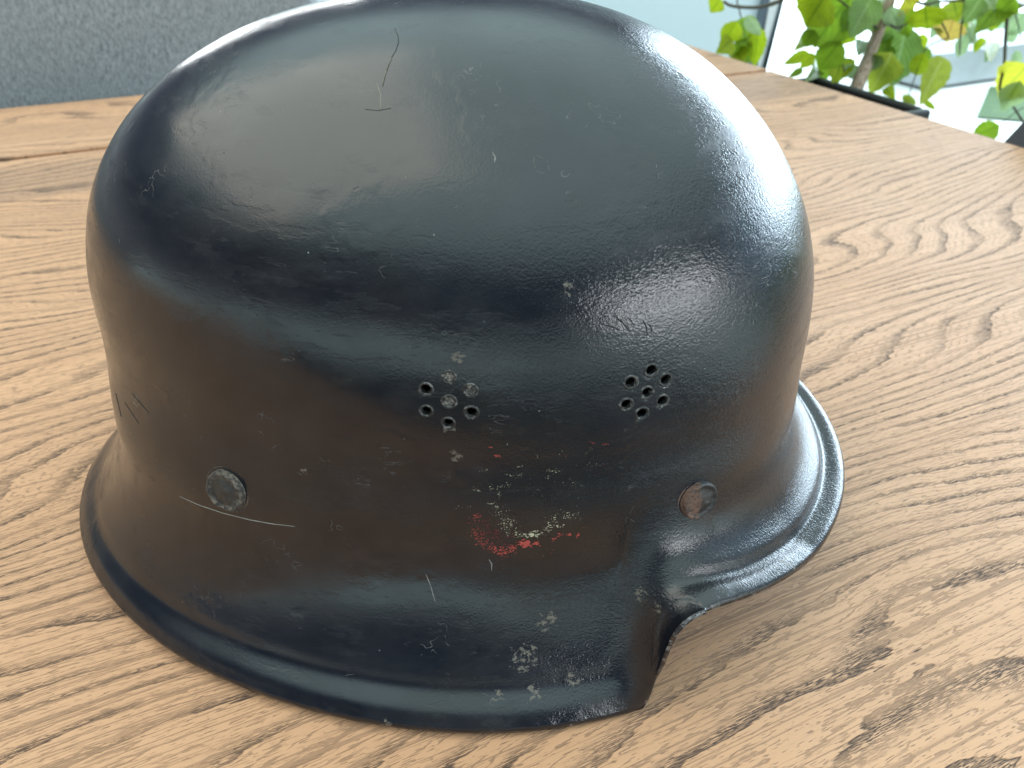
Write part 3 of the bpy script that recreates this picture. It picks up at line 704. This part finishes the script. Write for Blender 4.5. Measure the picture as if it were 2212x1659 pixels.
LEAVES = [((1556, -3), (1537, 24), 26, 'L'), ((1592, 44), (1564, 88), 30, 'L'), ((1601, 41), (1608, 90), 40, 'G'), ((1580, 85), (1550, 112), 30, 'L'),
 ((1590, 84), (1618, 130), 32, 'G'), ((1637, 57), (1630, 138), 30, 'L'), ((1611, 36), (1640, 72), 18, 'P'), ((1586, 100), (1604, 132), 26, 'L'),
 ((1785, -14), (1746, 50), 60, 'L'), ((1848, -22), (1766, 88), 88, 'G'), ((1886, -8), (1842, 73), 46, 'D'), ((1760, 64), (1736, 96), 24, 'G'),
 ((1748, 88), (1718, 108), 26, 'L'), ((1815, 88), (1772, 144), 42, 'G'), ((1748, 115), (1697, 137), 20, 'L'), ((1762, 118), (1732, 144), 20, 'L'),
 ((1820, 124), (1803, 180), 40, 'L'), ((1763, 148), (1739, 176), 22, 'G'), ((1735, 150), (1706, 166), 12, 'G'), ((1846, 66), (1820, 94), 22, 'L'),
 ((1901, 22), (1892, 62), 24, 'G'), ((1922, 15), (1942, 64), 28, 'P'), ((1950, 15), (1960, 73), 30, 'G'), ((1958, 55), (1930, 172), 66, 'D'),
 ((1926, 112), (1882, 197), 50, 'O'), ((2038, 124), (1992, 218), 42, 'O'), ((1998, 12), (2004, 58), 46, 'L'), ((2060, 2), (2069, 42), 40, 'L'),
 ((1955, -8), (1972, 18), 40, 'Y'), ((2060, 40), (2044, 87), 46, 'B'), ((2168, 0), (2110, 68), 60, 'G'), ((2194, -6), (2156, 28), 32, 'G'),
 ((2121, -6), (2086, 45), 32, 'D'), ((2089, 74), (2071, 119), 20, 'P'), ((2225, 136), (2162, 201), 56, 'Y'), ((2203, 176), (2168, 234), 36, 'P'),
 ((2160, 270), (2106, 292), 34, 'G'), ((1997, 112), (1979, 158), 26, 'L'), ((1914, 188), (1932, 214), 18, 'L'), ((1950, 205), (1974, 224), 14, 'L'),
 ((1993, 217), (2018, 235), 10, 'L'), ((1869, 88), (1855, 120), 24, 'P'), ((1922, 98), (1900, 128), 30, 'G'), ((1900, 118), (1884, 150), 20, 'P'),
 ((1826, 140), (1848, 158), 20, 'P'), ((2030, 60), (2010, 82), 18, 'P'), ((1905, 60), (1922, 95), 26, 'G'), ((1850, 20), (1820, 66), 30, 'G'),
 ((2212, 30), (2180, 70), 30, 'P'), ((2120, 30), (2150, 60), 24, 'L'), ((1785, 60), (1760, 100), 26, 'L'), ((2178, 90), (2200, 60), 16, 'P'), ((1795, 130), (1780, 172), 26, 'G')]
for i, (b_, t_, w_, k2) in enumerate(LEAVES):
    leaf(b_, t_, w_, k2, random.uniform(-.05, .09), random.uniform(-.05, .09), random.uniform(-.32, .32), random.uniform(.15, .5))
for i in range(26):      # leaves further back, between the near ones
    u = random.uniform(1740, 2215); v = random.uniform(-20, 120 if u > 1900 else 80)
    leaf((u, v), (u+random.uniform(-22, 22), v+random.uniform(26, 52)), random.uniform(18, 34), random.choice('LPGGDL'), random.uniform(.12, .4), random.uniform(.12, .4), random.uniform(-.7, .7))
for i in range(14):      # the crown goes on above and to the right of the frame
    u = random.uniform(1600, 2350); v = random.uniform(-260, -60)
    leaf((u, v), (u+random.uniform(-45, 45), v+random.uniform(45, 95)), random.uniform(30, 60), random.choice('LGDGLP'), random.uniform(-.08, .12), random.uniform(-.08, .12), random.uniform(-.7, .7))

# ------------------------------------------------------------------ chair whose back corner shows at the right edge
mat_ch = simple('dark_upholstery', (.035, .036, .042), .8, .25, 200, .3)
ch = empty('dining_chair', (0, 0, 0)); 
cpt = at_z(2170, 312, -.02)
ch.location = (at_y(2330, 400, .735).x, .735, FZ); tag(ch, 'dark grey dining chair whose corner shows past the right table edge', 'chair')
def cb(name, *a, bev=.01, mat=mat_ch): return bm_obj(name, box_bm(*a, bev), mat, ch, smooth=False)
CH = ch
bk = quadslab('backrest', [(2138, 345), (2158, 318), (2198, 276), (2250, 222), (2440, 200), (2540, 240), (2540, 480), (2138, 480)], .735, -.05, mat_ch)
bk.data.transform(Matrix.Translation(-ch.location)); bk.parent = ch
cb('seat', -.10, .36, .051, .46, .40, .45)
for x in (-.07, .33):
    for y in (.08, .42): cb('leg', x-.014, x+.014, y-.014, y+.014, 0, .399, bev=.002, mat=mat_metal)

# ------------------------------------------------------------------ clipped hedge added unseen right of the frame, for its green reflection in the paint
hz = empty('hedge', (6.0, 3.0, FZ)); tag(hz, 'clipped green hedge added out of view for its reflection in the helmet', 'hedge')
hb = box_bm(-.4, .4, -2.2, 2.2, 0, .95)
bmesh.ops.subdivide_edges(hb, edges=hb.edges[:], cuts=22, use_grid_fill=True)
for v in hb.verts: v.co += Vector((noise.noise(v.co*4), noise.noise(v.co*4+Vector((9, 0, 0))), noise.noise(v.co*4+Vector((0, 7, 0)))))*.10
bm_obj('foliage', hb, simple('hedge_green', (.07, .14, .03), .7, .6, 30, .8), hz)
